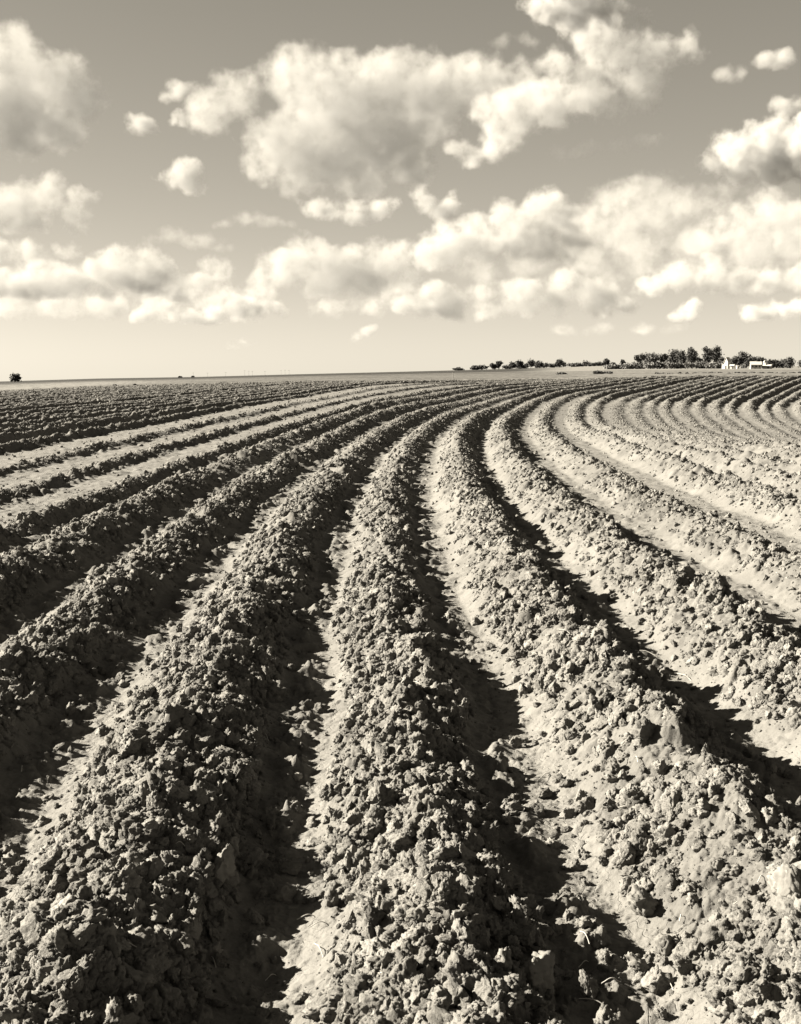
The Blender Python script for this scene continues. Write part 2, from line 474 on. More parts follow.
# ------------------------------------------------------------------ loose clods
def ico(sub):
    bm = bmesh.new(); bmesh.ops.create_icosphere(bm, subdivisions=sub, radius=1)
    v = np.array([q.co[:] for q in bm.verts]); f = np.array([[l.index for l in q.verts] for q in bm.faces]); bm.free(); return v, f
ICO = {1: ico(1), 2: ico(2), 3: ico(3), 4: ico(4)}
def clod_shape(sub, seed, cuts=7, lump=.32):
    v, f = ICO[sub]; r = np.random.default_rng(seed)
    P = v.copy()
    off = r.random(3) * 50
    rad = 1 + lump * n3(v * 1.3 + off, 60) + lump * .55 * n3(v * 3.1 + off, 61)
    if sub >= 3: rad += lump * .28 * n3(v * 7 + off, 62) + lump * .14 * n3(v * 15 + off, 63)
    P = P * rad[:, None]
    for _ in range(cuts):
        n = r.standard_normal(3); n /= np.linalg.norm(n); c = .45 + .4 * r.random()
        over = np.maximum(P @ n - c, 0)
        P -= (over * .92)[:, None] * n
    return P * (np.array([1, .65 + .35 * r.random(), .5 + .35 * r.random()])), f
def rot_mats(n, r):
    q = r.standard_normal((n, 4)); q /= np.linalg.norm(q, axis=1)[:, None]
    w, x, y, z = q.T
    return np.stack([1 - 2 * (y * y + z * z), 2 * (x * y - z * w), 2 * (x * z + y * w), 2 * (x * y + z * w), 1 - 2 * (x * x + z * z), 2 * (y * z - x * w), 2 * (x * z - y * w), 2 * (y * z + x * w), 1 - 2 * (x * x + y * y)], 1).reshape(n, 3, 3)
def crumb_shape(seed):
    """a crumb of dry earth: lumpy, broken along a few planes, pitted"""
    v, f = ICO[4]; r = np.random.default_rng(seed)
    off = r.random(3) * 50
    P = v * (1 + .42 * n3(v * 1.2 + off, 60) + .30 * n3(v * 2.7 + off, 61))[:, None]
    for _ in range(int(r.integers(2, 9))):
        n = r.standard_normal(3); n /= np.linalg.norm(n); c = .38 + .4 * r.random()
        P -= (np.maximum(P @ n - c, 0) * .88)[:, None] * n
    q = n3(P * 4.5 + off, 62); q2 = n3(P * 10 + off, 63)
    P *= (1 + .24 * q - .22 * np.abs(q2) + .10 * n3(P * 19 + off, 64))[:, None]
    P *= np.array([1, .6 + .4 * r.random(), .5 + .4 * r.random()])
    return P / np.abs(P).max(), f
def scatter_clods():
    r = np.random.default_rng(21)
    proto = bpy.data.collections.new('clod_shapes')          # shapes only; not linked to the scene
    NP_ = 26
    for i in range(NP_):
        P, f = crumb_shape(400 + i)
        o = mesh_np('clod_shape_%02d' % i, P, [f], M_CLOD)
        COL.objects.unlink(o); proto.objects.link(o)
    XYZ, SZ = [], []
    #        d0   d1    n      smallest largest exponent
    bands = ((2.0, 4.5, 64000, .003, .058, 4.5), (4.5, 9, 64000, .0055, .058, 4.0), (9, 18, 52000, .010, .058, 3.1), (18, 40, 34000, .02, .07, 2.4), (40, 118, 90000, .03, .085, 1.8), (2.0, 8.0, 300, .045, .075, 1.2))
    for d0, d1, n, s0, s1, ex in bands:
        m = n * 4
        D = np.sqrt(r.random(m) * (d1 ** 2 - d0 ** 2) + d0 ** 2); A = (r.random(m) * 2 - 1) * .50
        x, y = D * np.sin(A), D * np.cos(A)
        clump = np.clip(.5 + .75 * vnoise(x / .45, y / .45, 70) + .35 * vnoise(x / 1.4, y / 1.4, 71), 0, 1)
        keep = r.random(m) < (.045 + .955 * ground_rough(x, y)) * (.07 + .93 * clump ** 1.3)
        x, y = x[keep][:n], y[keep][:n]; n2 = len(x)
        size = s0 * (s1 / s0) ** (r.random(n2) ** ex)
        z = ground_z(x, y) + size * (-.15 + .45 * r.random(n2))
        XYZ.append(np.stack([x, y, z], 1)); SZ.append(size)
    XYZ = np.concatenate(XYZ); SZ = np.concatenate(SZ); n = len(SZ)
    me = bpy.data.meshes.new('soil_clods')
    me.vertices.add(n); me.vertices.foreach_set('co', XYZ.astype(np.float32).ravel())
    o = bpy.data.objects.new('soil_clods', me); COL.objects.link(o)
    fattr(o, 'size', SZ)
    a = me.attributes.new('turn', 'FLOAT_VECTOR', 'POINT'); a.data.foreach_set('vector', (r.random((n, 3)) * 6.283).astype(np.float32).ravel())
    a = me.attributes.new('which', 'INT', 'POINT'); a.data.foreach_set('value', r.integers(0, NP_, n).astype(np.int32))
    ng = bpy.data.node_groups.new('lay_clods', 'GeometryNodeTree')
    ng.interface.new_socket('Geometry', in_out='INPUT', socket_type='NodeSocketGeometry')
    ng.interface.new_socket('Geometry', in_out='OUTPUT', socket_type='NodeSocketGeometry')
    N = ng.nodes.new; Lk = ng.links.new
    gi_, go_ = N('NodeGroupInput'), N('NodeGroupOutput')
    ci = N('GeometryNodeCollectionInfo'); ci.inputs['Collection'].default_value = proto
    ci.inputs['Separate Children'].default_value = True; ci.inputs['Reset Children'].default_value = True
    ip = N('GeometryNodeInstanceOnPoints'); ip.inputs['Pick Instance'].default_value = True
    def att(nm, ty):
        q = N('GeometryNodeInputNamedAttribute'); q.data_type = ty; q.inputs['Name'].default_value = nm; return q.outputs[0]
    Lk(gi_.outputs[0], ip.inputs['Points']); Lk(ci.outputs[0], ip.inputs['Instance'])
    Lk(att('which', 'INT'), ip.inputs['Instance Index']); Lk(att('turn', 'FLOAT_VECTOR'), ip.inputs['Rotation']); Lk(att('size', 'FLOAT'), ip.inputs['Scale'])
    Lk(ip.outputs[0], go_.inputs[0])
    md = o.modifiers.new('lay_clods', 'NODES'); md.node_group = ng
    tag(o, 'loose crumbly soil clods littering the ploughed ridges', 'soil clods', kind='stuff')
scatter_clods()

def clod(px, py, wpx, hpx, mat, label, seed, cuts=8, sink=.25, rz=0.0, depth=.8, tilt=0.0):
    p, t = hit(px, py + hpx * .35)
    v = unproj_dir(px, py); mpp = t / F_PX
    P, f = crumb_shape(seed)
    P = P / np.abs(P).max(0)
    P = P * np.array([wpx * mpp / 2, wpx * mpp / 2 * depth, hpx * mpp / 2])
    ct, st_ = math.cos(tilt), math.sin(tilt)
    P = P @ np.array([[ct, 0, -st_], [0, 1, 0], [st_, 0, ct]])
    o = mesh_np('soil_clod', P, [f], mat)
    gz = float(ground_z(np.array([p[0]]), np.array([p[1]]))[0])
    o.location = (p[0], p[1], gz + hpx * mpp / 2 * (1 - 2 * sink) )
    o.rotation_euler = (0, 0, rz)
    return tag(o, label, 'clod')
clod(785, 893, 36, 54, M_PALE, 'large pale smooth clod standing at the right edge of the foreground ridge', 955, 9, .05, -.75, .35, -.15)
clod(375, 918, 26, 30, M_DARK, 'dark wedge-shaped clod lying alone on the pale ridge side by the central furrow', 902, 12, .2, .5, .7)
clod(297, 776, 12, 11, M_PALE, 'tiny pale clod lying deep in the shadow of the central furrow', 903, 5, .2)
clod(291, 868, 24, 16, M_CLOD, 'flat pale chunk of earth lying at the edge of the central furrow shadow', 904, 8, .25, .2)
clod(640, 903, 36, 32, M_CLOD, 'rounded clod at the right rim of the wide foreground furrow, above the clod pair', 905, 6, .2)
clod(634, 962, 28, 24, M_CLOD, 'left clod of the pair lying in the mouth of the wide foreground furrow', 906, 7, .2)
clod(662, 946, 26, 26, M_CLOD, 'right clod of the pair lying in the mouth of the wide foreground furrow', 907, 7, .2)
clod(511, 808, 24, 16, M_CLOD, 'small bright flat fragment of crust on the ridge left of the wide furrow', 908, 10, .25, .1)
clod(136, 980, 46, 24, M_CLOD, 'long pale slab of earth tipped on the clods at bottom left', 909, 10, .2, -.2, .5, .35)
clod(541, 968, 42, 52, M_CLOD, 'tall cracked block of earth at the left rim of the wide furrow near the bottom', 910, 9, .3, .2)
clod(66, 905, 44, 32, M_CLOD, 'broad hollow-sided clod on the leftmost foreground ridge', 911, 8, .3, .4)
clod(438, 690, 20, 16, M_CLOD, 'mid-sized clod on the crest of the central ridge', 912, 8, .2)
clod(222, 862, 34, 42, M_CLOD, 'upright jagged clod on the crest left of the central furrow', 913, 10, .25, .7, .7, -.2)

# straws lying on the soil
def straw(px, py, lpx, ang, label):
    p, t = hit(px, py); L_ = lpx * t / F_PX; r = .0015
    n = 8; V = []; Fq = []
    for i in range(n + 1):
        u = i / n - .5
        for k in range(6):
            a = k * math.pi / 3
            V.append((u * L_, r * math.cos(a) + .03 * L_ * math.sin(u * 4), r * math.sin(a) + .008 * math.cos(u * 5)))
    for i in range(n):
        for k in range(6):
            Fq.append((i * 6 + k, i * 6 + (k + 1) % 6, i * 6 + 6 + (k + 1) % 6, i * 6 + 6 + k))
    o = mesh_np('straw', np.array(V), [np.array(Fq)], M_STRAW)
    o.location = (p[0], p[1], p[2] + .012); o.rotation_euler = (0, .1, ang)
    tag(o, label, 'straw')
straw(593, 1006, 34, -.45, 'bright straw lying in the dark furrow at the bottom of the view')
straw(545, 778, 26, .9, 'thin straw lying across the ridge slope right of the wide furrow')
straw(624, 762, 40, .35, 'long straw lying on the cloddy ridge in the right middle ground')

_r = np.random.default_rng(77)
for _i in range(60):
    straw(float(_r.uniform(20, 790)), float(_r.uniform(560, 1015)), float(_r.uniform(10, 24)), float(_r.uniform(-1.5, 1.5)), 'short loose straw lying among the clods of the foreground ridges')
for _o in COL.objects:
    if _o.get('label', '').startswith('short loose straw'): _o['group'] = 'short straws among the clods'
# ------------------------------------------------------------------ far trees and shrubs
def far_pt(px, D):
    a = math.atan((px - 400.5) / F_PX)
    x, y = D * math.sin(a), D * math.cos(a)
    return x, y, float(base_h(np.array([x]), np.array([y]))[0])
def leaf_mesh(name, blobs, n, leaf, mat, parent, seed):
    """blobs: (x,y,z,rx,ry,rz); many small leaf clumps spread through the crown's volume"""
    r = np.random.default_rng(seed)
    vol = np.array([b[3] * b[4] * b[5] for b in blobs]) ** .8; pick = r.choice(len(blobs), n, p=vol / vol.sum())
    B = np.array(blobs)[pick]
    u = r.standard_normal((n, 3)); u /= np.linalg.norm(u, axis=1)[:, None]
    C = B[:, :3] + u * B[:, 3:] * (r.random(n) ** .4)[:, None] * (1 + .26 * r.standard_normal(n))[:, None]
    R = rot_mats(n, r); s = leaf * (.5 + r.random(n))
    q = np.array([[-1, -.6, 0], [.2, -.9, .25], [1, .1, 0], [.3, .9, -.2], [-.7, .7, .15]])
    Q = np.einsum('nij,vj->nvi', R, q) * s[:, None, None] + C[:, None, :]
    f = (np.arange(n) * 5)[:, None] + np.arange(5)
    me = mesh_np(name, Q.reshape(-1, 3), [f], mat, parent)
    return me
def tube(V, Fq, p, q, r0, r1, n=7):
    p, q = np.array(p, float), np.array(q, float); d = q - p; d /= np.linalg.norm(d)
    a = np.cross(d, [.3, .9, .1]); a /= np.linalg.norm(a); b = np.cross(d, a); k0 = len(V)
    for c, r in ((p, r0), (q, r1)):
        for i in range(n):
            t = 2 * math.pi * i / n; V.append(c + r * (a * math.cos(t) + b * math.sin(t)))
    for i in range(n): Fq.append((k0 + i, k0 + (i + 1) % n, k0 + n + (i + 1) % n, k0 + n + i))
    Fq.append((k0 + n, k0 + n + 1, k0 + n + 2, k0 + n + 3)); Fq.append((k0 + n, k0 + n + 3, k0 + n + 4, k0 + n + 5)); 
def tree(name, px, D, wpx, hpx, label, cat, seed, tone=0, group=None, shape='round', bare=.22, basepx=None):
    x, y, z = far_pt(px, D); m = D / F_PX; W, H_ = wpx * m, hpx * m
    r = np.random.default_rng(seed)
    t = empty(name, (x, y, z - .1)); tag(t, label, cat, group)
    b0 = bare * H_
    blobs = []
    if shape == 'round':
        k = 9
        for i in range(k):
            a = r.random() * 6.28; q = .28 * W * r.random() ** .5; hz = b0 + (H_ - b0) * (.18 + .64 * r.random())
            s = .5 * W * (.38 + .25 * r.random())
            blobs.append((q * math.cos(a), q * math.sin(a), min(hz, H_ - s * .8), s, s, s * .8))
        blobs.append((0, 0, b0 + .5 * (H_ - b0), .36 * W, .36 * W, .42 * (H_ - b0)))
    elif shape == 'fork':
        for sx, hz, s in ((-.28, .82, .22), (.26, .88, .24), (-.05, .62, .2), (.1, .5, .16), (.36, .7, .15), (-.36, .68, .13)):
            blobs.append((sx * W, (r.random() - .5) * .3 * W, hz * H_, s * W * 1.1, s * W, s * W * .9))
    elif shape == 'tall':
        for i in range(9):
            hz = b0 + (H_ - b0) * (i + .8) / 9.8; s = W * (.26 + .2 * math.sin(math.pi * (i + 1.5) / 10.5)) * (.75 + .4 * r.random())
            blobs.append(((r.random() - .5) * .35 * W, (r.random() - .5) * .3 * W, min(hz, H_ - .5 * s), s, s, s * .8))
    elif shape == 'bush':
        for i in range(8):
            q = (r.random() - .5) * .75 * W; s = W * (.2 + .12 * r.random()); top = H_ * (1 - .45 * abs(q / (.5 * W)) ** 1.5)
            blobs.append((q, (r.random() - .5) * .4 * W, top * (.35 + .3 * r.random()), s, s, top * .36))
    n = int(300 + 7 * wpx * hpx)
    leaf_mesh('crown' if shape != 'bush' else 'foliage', blobs, n, .52 * m + .0 * W, M_LEAF[tone], t, seed + 1)
    V, Fq = [], []
    if shape == 'bush':
        for i in range(4):
            a = r.random() * 6.28
            tube(V, Fq, (0, 0, 0), (.2 * W * math.cos(a), .2 * W * math.sin(a), .55 * H_), .02 * W + .03, .01 * W + .01)
        mesh_np('stems', np.array(V), [np.array(Fq)], M_BARK, t)
    else:
        r0 = .045 * H_
        tube(V, Fq, (0, 0, -.2), (.02 * W, 0, b0 + .3 * (H_ - b0)), r0, r0 * .65)
        for b in blobs[:6]: tube(V, Fq, (.02 * W, 0, b0 + .12 * (H_ - b0)), (b[0], b[1], b[2]), r0 * .5, r0 * .15)
        mesh_np('trunk', np.array(V), [np.array(Fq)], M_BARK, t)
    return t
# the lone tree on the left horizon
tree('lone_tree', 18, 1150, 11, 8.5, 'lone ragged dark tree on the far left horizon', 'tree', 1004, 0, shape='round', bare=.06)
# shelterbelt left of the farmstead
SB = [(637, 8, 14, 'fork', 1, 'small forked tree at the left end of the shelterbelt, crown open to the sky'),
      (648, 15, 15, 'round', 1, 'broad domed tree in the shelterbelt, second from its left end'),
      (660, 10, 13, 'fork', 0, 'ragged narrow tree right of the broad domed shelterbelt tree'),
      (666.5, 6, 9, 'round', 0, 'smallest tree of the shelterbelt, in the dip right of the ragged narrow tree'),
      (672, 9, 17, 'tall', 0, 'left tree of the dark twin trees in the middle of the shelterbelt'),
      (679, 9, 17, 'tall', 0, 'right tree of the dark twin trees in the middle of the shelterbelt'),
      (689, 8, 20, 'tall', 0, 'tall narrow tree standing alone above the shelterbelt, right of the dark twins'),
      (695.5, 9, 11, 'round', 0, 'low dark tree between the tall narrow trees of the shelterbelt'),
      (704, 8, 20, 'tall', 0, 'left one of the two tallest trees beside the white barn'),
      (713, 9, 21, 'tall', 0, 'right one of the two tallest trees beside the white barn'),
      (719, 6, 11, 'round', 0, 'low tree just left of the white barn gable')]
for i, (px, w, h, shp, tn, lab) in enumerate(SB):
    tree('shelterbelt_tree', px, 810 + 12 * ((i * 7) % 5), w * 1.2, h, lab, 'tree', 1100 + 7 * i, tn, 'trees of the shelterbelt', shp, .25)
for i in range(17):
    px = 607 + i * 6.9
    hh_ = (4.5 if i < 3 else 7) + 1.8 * random.random()
    tree('shelterbelt_shrub', px, 770 + 10 * (i % 3), 13, hh_, 'dense grey-green shrub in the hedge along the foot of the shelterbelt', 'shrub', 1300 + 5 * i, 1 if i % 3 else 2, 'hedge shrubs below the shelterbelt', 'bush')
# trees behind and right of the farm buildings
RB = [(730, 8, 11, 'round', 0, 'dark tree standing behind the small white shed beside the barn'),
      (735.5, 8, 12, 'round', 0, 'dark tree left of the pointed tree behind the farmyard'),
      (741, 9, 15, 'tall', 0, 'pointed dark tree rising highest behind the farmyard'),
      (747, 8, 12, 'round', 0, 'dark tree behind the left end of the white house'),
      (753, 9, 11.5, 'round', 0, 'dark tree behind the middle of the white house roof'),
      (759, 9, 11, 'round', 0, 'dark tree behind the right end of the white house'),
      (766, 9, 9.5, 'bush', 0, 'dark bushy tree behind the low white outbuilding'),
      (773, 9, 9, 'bush', 0, 'dark bushy tree right of the low white outbuilding'),
      (779.5, 9, 9.5, 'bush', 0, 'dark bushy tree near the right end of the farm windbreak'),
      (785.5, 7, 10, 'tall', 0, 'small pointed tree ending the farm windbreak'),
      (799, 9, 9.5, 'round', 0, 'dark tree cut by the right edge of the view'),
      (809, 9, 9.5, 'round', 0, 'dark tree just past the right edge tree')]
for i, (px, w, h, shp, tn, lab) in enumerate(RB):
    tree('farm_tree', px, 880 + 9 * (i % 3), w * 1.25, h, lab, 'tree', 1500 + 11 * i, tn, 'trees behind the farm buildings', shp, .1)
tree('shrub', 741, 832, 6, 5.5, 'pale grey shrub in the farmyard between barn and house', 'shrub', 1690, 2, shape='bush')
# trees along the skyline, centre
SK = [(458, 10, 3.2, 'bush'), (474, 8, 4.5, 'bush'), (481, 10, 5.5, 'bush'),
      (492, 6, 7, 'round'), (498, 6, 8.5, 'round'), (505, 9, 5, 'bush'), (511.5, 8, 6.5, 'round'), (518, 7, 7.5, 'tall'), (524, 7, 5.5, 'bush'), (529.5, 8, 8.5, 'round'), (537, 9, 7, 'round'),
      (545, 6, 5, 'bush'), (551, 8, 4.5, 'bush'), (557.5, 6, 7, 'tall'), (562, 5, 5.5, 'round'),
      (570, 9, 3.8, 'bush'), (577, 9, 4, 'bush'), (585, 8, 5, 'round'), (592, 9, 4, 'bush'), (598, 9, 4.5, 'bush'), (604, 7, 7, 'round'), (611, 7, 3.5, 'bush'), (621, 5, 6, 'round')]
SKL = {0: 'low dark shrub alone on the skyline, leftmost of the skyline trees', 1: 'left one of the pair of dark shrubs on the skyline', 2: 'right one of the pair of dark shrubs on the skyline',
       3: 'smaller left tree of the close pair leading the skyline grove', 4: 'taller right tree of the close pair leading the skyline grove', 7: 'slim pointed tree in the middle of the skyline grove', 9: 'tallest round tree of the skyline grove',
       13: 'slim pointed tree at the right end of the skyline grove', 20: 'single taller tree rising over the low skyline hedge', 22: 'small tree alone on the skyline between hedge and shelterbelt'}
for i, (px, w, h, shp) in enumerate(SK):
    lab = SKL.get(i, 'small dark tree in the grove on the skyline, crown merging with its neighbours' if i < 15 else 'low dark shrub in the long hedge on the skyline right of the grove')
    tree('skyline_tree', px, 1440 + 20 * (i % 3), w * 1.2, h, lab, 'tree', 1800 + 13 * i, 0 if i < 15 else (1 if i % 2 else 0), 'trees along the skyline', shp, .12)
for i, (px, D, w, h, lab) in enumerate([(560, 330, 9, 3.5, 'low weedy bush at the edge of the pale stubble, centre right'), (597, 300, 10, 4.5, 'dark weedy bush at the left foot of the shelterbelt hedge'),
        (606, 310, 9, 3.5, 'smaller weedy bush right beside the dark one by the shelterbelt hedge'),
        (137, 128, 5, 4, 'dark weed clump at the far edge of the left field'), (117, 128, 6, 3.5, 'weed clump left of the dark one at the far edge of the left field'), (88, 126, 7, 2.8, 'low weed clump at the far edge of the left field, leftmost of three'),
        (195, 1300, 4, 1.6, 'tiny bush on the left horizon below the pole line'), (182, 1310, 3, 1.6, 'tiny bush on the left horizon, left of the other tiny one')]):
    tree('weed_bush', px, D, w, h, lab, 'bush', 2300 + 17 * i, 1, shape='bush')

for i in range(19):  # dark bushes added in place of crop-row ends and their shadows
    tree('crop_row_end_clump', 654 + 8.0 * i + random.uniform(-1.2, 1.2), 255 + random.uniform(-14, 14), random.uniform(4, 6.5), random.uniform(1.5, 2.3), 'low dark clump standing in for a shadowed crop-row end before the farm', 'crop row end', 2500 + 7 * i, 1,
         'clumps standing in for crop-row ends before the farm', 'bush')
# ------------------------------------------------------------------ farm buildings
def bm_obj(name, bm, mat, parent=None):
    me = bpy.data.meshes.new(name); bm.to_mesh(me); bm.free(); me.materials.append(mat)
    o = bpy.data.objects.new(name, me); COL.objects.link(o)
    if parent: o.parent = parent
    return o
def gable_walls(L_, W, he, hr, x0=0.0, y0=0.0):
    """ridge along x; gable ends at +-L/2"""
    bm = bmesh.new()
    pr = [(-W / 2, -.3), (W / 2, -.3), (W / 2, he), (0, hr), (-W / 2, he)]
    a = [bm.verts.new((x0 - L_ / 2, y0 + p, q)) for p, q in pr]; b = [bm.verts.new((x0 + L_ / 2, y0 + p, q)) for p, q in pr]
    bm.faces.new(a[::-1]); bm.faces.new(b)
    for i in range(5): bm.faces.new((a[i], a[(i + 1) % 5], b[(i + 1) % 5], b[i]))
    bmesh.ops.recalc_face_normals(bm, faces=bm.faces); return bm
def gable_roof(L_, W, he, hr, th=.18, ov=.35, x0=0.0, y0=0.0):
    bm = bmesh.new(); k = (hr - he) / (W / 2)
    for s in (-1, 1):
        pts = [(0, hr + .02), (s * (W / 2 + ov), he - k * ov + .02)]
        n = np.array([s * k, 1.0]); n /= np.linalg.norm(n)
        v = []
        for x in (-L_ / 2 - ov, L_ / 2 + ov):
            for (p, q) in pts:
                v.append(bm.verts.new((x0 + x, y0 + p, q))); v.append(bm.verts.new((x0 + x, y0 + p + n[0] * th, q + n[1] * th)))
        for f in ((0, 2, 3, 1), (4, 5, 7, 6), (0, 1, 5, 4), (2, 6, 7, 3), (1, 3, 7, 5), (0, 4, 6, 2)): bm.faces.new([v[i] for i in f])
    bmesh.ops.recalc_face_normals(bm, faces=bm.faces); return bm
def box(x0, x1, y0, y1, z0, z1):
    bm = bmesh.new(); bmesh.ops.create_cube(bm, size=1)
    for v in bm.verts: v.co = ((x0 + x1) / 2 + v.co.x * (x1 - x0), (y0 + y1) / 2 + v.co.y * (y1 - y0), (z0 + z1) / 2 + v.co.z * (z1 - z0))
    return bm
def building(name, px, D, rz, label, cat):
    x, y, z = far_pt(px, D); e = empty(name, (x, y, z), rz); return tag(e, label, cat)
DF = 752.0; mp = DF / F_PX
# tall steep-gabled barn with lean-to
b = building('barn', 724.4, DF, math.radians(-48), 'tall white steep-gabled barn with a lean-to on its left, at the end of the shelterbelt', 'barn')
w_, h_ = 3.6 * mp, 10.8 * mp
o = bm_obj('wall', gable_walls(3.4, w_, h_ * .62, h_), M_WHITE, b); o.rotation_euler = (0, 0, math.pi / 2)
o = bm_obj('roof', gable_roof(3.4, w_, h_ * .62, h_), M_ROOF, b); o.rotation_euler = (0, 0, math.pi / 2)
bm_obj('lean_to', box(-w_ / 2 - 2.6 * mp, -w_ / 2 - .01, -1.5, 1.5, -.3, 4.0 * mp), M_WHITE, b)
bm = box(-w_ / 2 - 2.9 * mp, -w_ / 2 - .02, -1.7, 1.7, 4.0 * mp + .01, 4.0 * mp + .2)
for v in bm.verts:
    if v.co.x > -w_ / 2 - 1: v.co.z += 1.3
bm_obj('lean_to_roof', bm, M_ROOF, b)
bm_obj('door', box(-.6, .6, -1.77, -1.7, 0, 2.1), M_SHADE, b)
# shed right of the barn
b = building('shed', 729.4, DF - 4, math.radians(-30), 'small low white shed tucked against the right side of the barn', 'shed')
bm_obj('wall', gable_walls(3.6 * mp, 2.4, 1.9, 2.7), M_WHITE, b); bm_obj('roof', gable_roof(3.6 * mp, 2.4, 1.9, 2.7), M_ROOF, b)
bm_obj('door', box(.1, .9, -1.26, -1.2, 0, 1.7), M_SHADE, b)
# privy
b = building('outhouse', 734.8, DF - 10, 0, 'tiny narrow white outhouse alone in the yard between shed and house', 'outhouse')
bm_obj('wall', box(-.55, .55, -.6, .6, -.2, 1.7), M_WHITE, b); bm = box(-.7, .7, -.75, .75, 1.71, 1.82)
for v in bm.verts:
    if v.co.y > 0: v.co.z += .3
bm_obj('roof', bm, M_ROOF, b); bm_obj('door', box(-.35, .35, -.65, -.6, 0, 1.5), M_WOOD, b)
# house
b = building('house', 752.5, DF, math.radians(-12), 'long white house with pale roof and shaded dark front, right of the barn', 'house')
Lh = 9.6 * mp
bm_obj('wall', gable_walls(Lh, 5.2, 2.7, 4.6), M_WHITE, b); bm_obj('roof', gable_roof(Lh, 5.2, 2.7, 4.6), M_ROOF, b)
for xx in (-2.0, .3, 2.2): 
    f = bm_obj('window', box(xx - .5, xx + .5, -2.66, -2.6, .9, 2.1), M_SHADE, b); bm_obj('sill', box(xx - .6, xx + .6, -2.74, -2.67, .8, .9), M_WHITE, f)
bm_obj('door', box(-.95, -.15, -2.67, -2.6, 0, 2.1), M_WOOD, b); bm_obj('chimney', box(.6, 1.2, -.3, .3, 4.2, 5.4), M_WOOD, b)
# outbuilding with small cupola tower
b = building('outbuilding', 764.2, DF + 4, math.radians(-36), 'low white outbuilding with a little peaked tower at its left end, rightmost of the farm', 'outbuilding')
bm_obj('wall', gable_walls(7.6 * mp, 3.6, 1.7, 2.6), M_WHITE, b); bm_obj('roof', gable_roof(7.6 * mp, 3.6, 1.7, 2.6), M_ROOF, b)
bm_obj('tower', box(-2.6, -.9, -.9, .9, 2.0, 4.2), M_WHITE, b)
bm = bmesh.new(); bmesh.ops.create_cone(bm, cap_ends=True, segments=4, radius1=1.45, radius2=.05, depth=1.4)
for v in bm.verts: v.co = (v.co.x - 1.75, v.co.y, v.co.z + 4.92)
bm_obj('tower_roof', bm, M_ROOF, b)
bm_obj('door', box(.6, 1.6, -1.87, -1.8, 0, 1.5), M_SHADE, b)

# telegraph poles on the left horizon
POLES = [(195, 6), (209, 5.5), (227, 5.5), (246, 7), (250, 6.5), (253.5, 6), (266, 5.5), (282, 6), (286, 6.5), (290, 6)]
pole0 = None
for i, (px, hp) in enumerate(POLES):
    D = 1180.0; x, y, z = far_pt(px, D)
    if pole0 is None:
        pole0 = empty('telegraph_pole', (0, 0, 0))
        V, Fq = [], []; tube(V, Fq, (0, 0, -.3), (0, 0, 6.6), .10, .07); mesh_np('post', np.array(V), [np.array(Fq)], M_WOOD, pole0)
        bm_obj('crossarm', box(-1.0, 1.0, -.16, -.10, 6.0, 6.14), M_WOOD, pole0)
        e = pole0
    else:
        e = pole0.copy(); COL.objects.link(e)
        for ch in pole0.children:
            c = ch.copy(); COL.objects.link(c); c.parent = e
    e.location = (x, y, z); e.scale = (1, 1, hp / 7.2)
    tag(e, 'thin distant telegraph pole with a crossarm, in the line along the left horizon', 'pole', 'telegraph poles along the left horizon')
x, y, z = far_pt(452.5, 190)
e = empty('fence_post', (x, y, z)); tag(e, 'single thin dark post in the pasture below the skyline shrub', 'post')
V, Fq = [], []; tube(V, Fq, (0, 0, -.2), (.03, 0, 1.25), .06, .05); mesh_np('post', np.array(V), [np.array(Fq)], M_WOOD, e)
bm_obj('post_cap', box(-.05, .11, -.08, .08, 1.252, 1.29), M_WOOD, e)

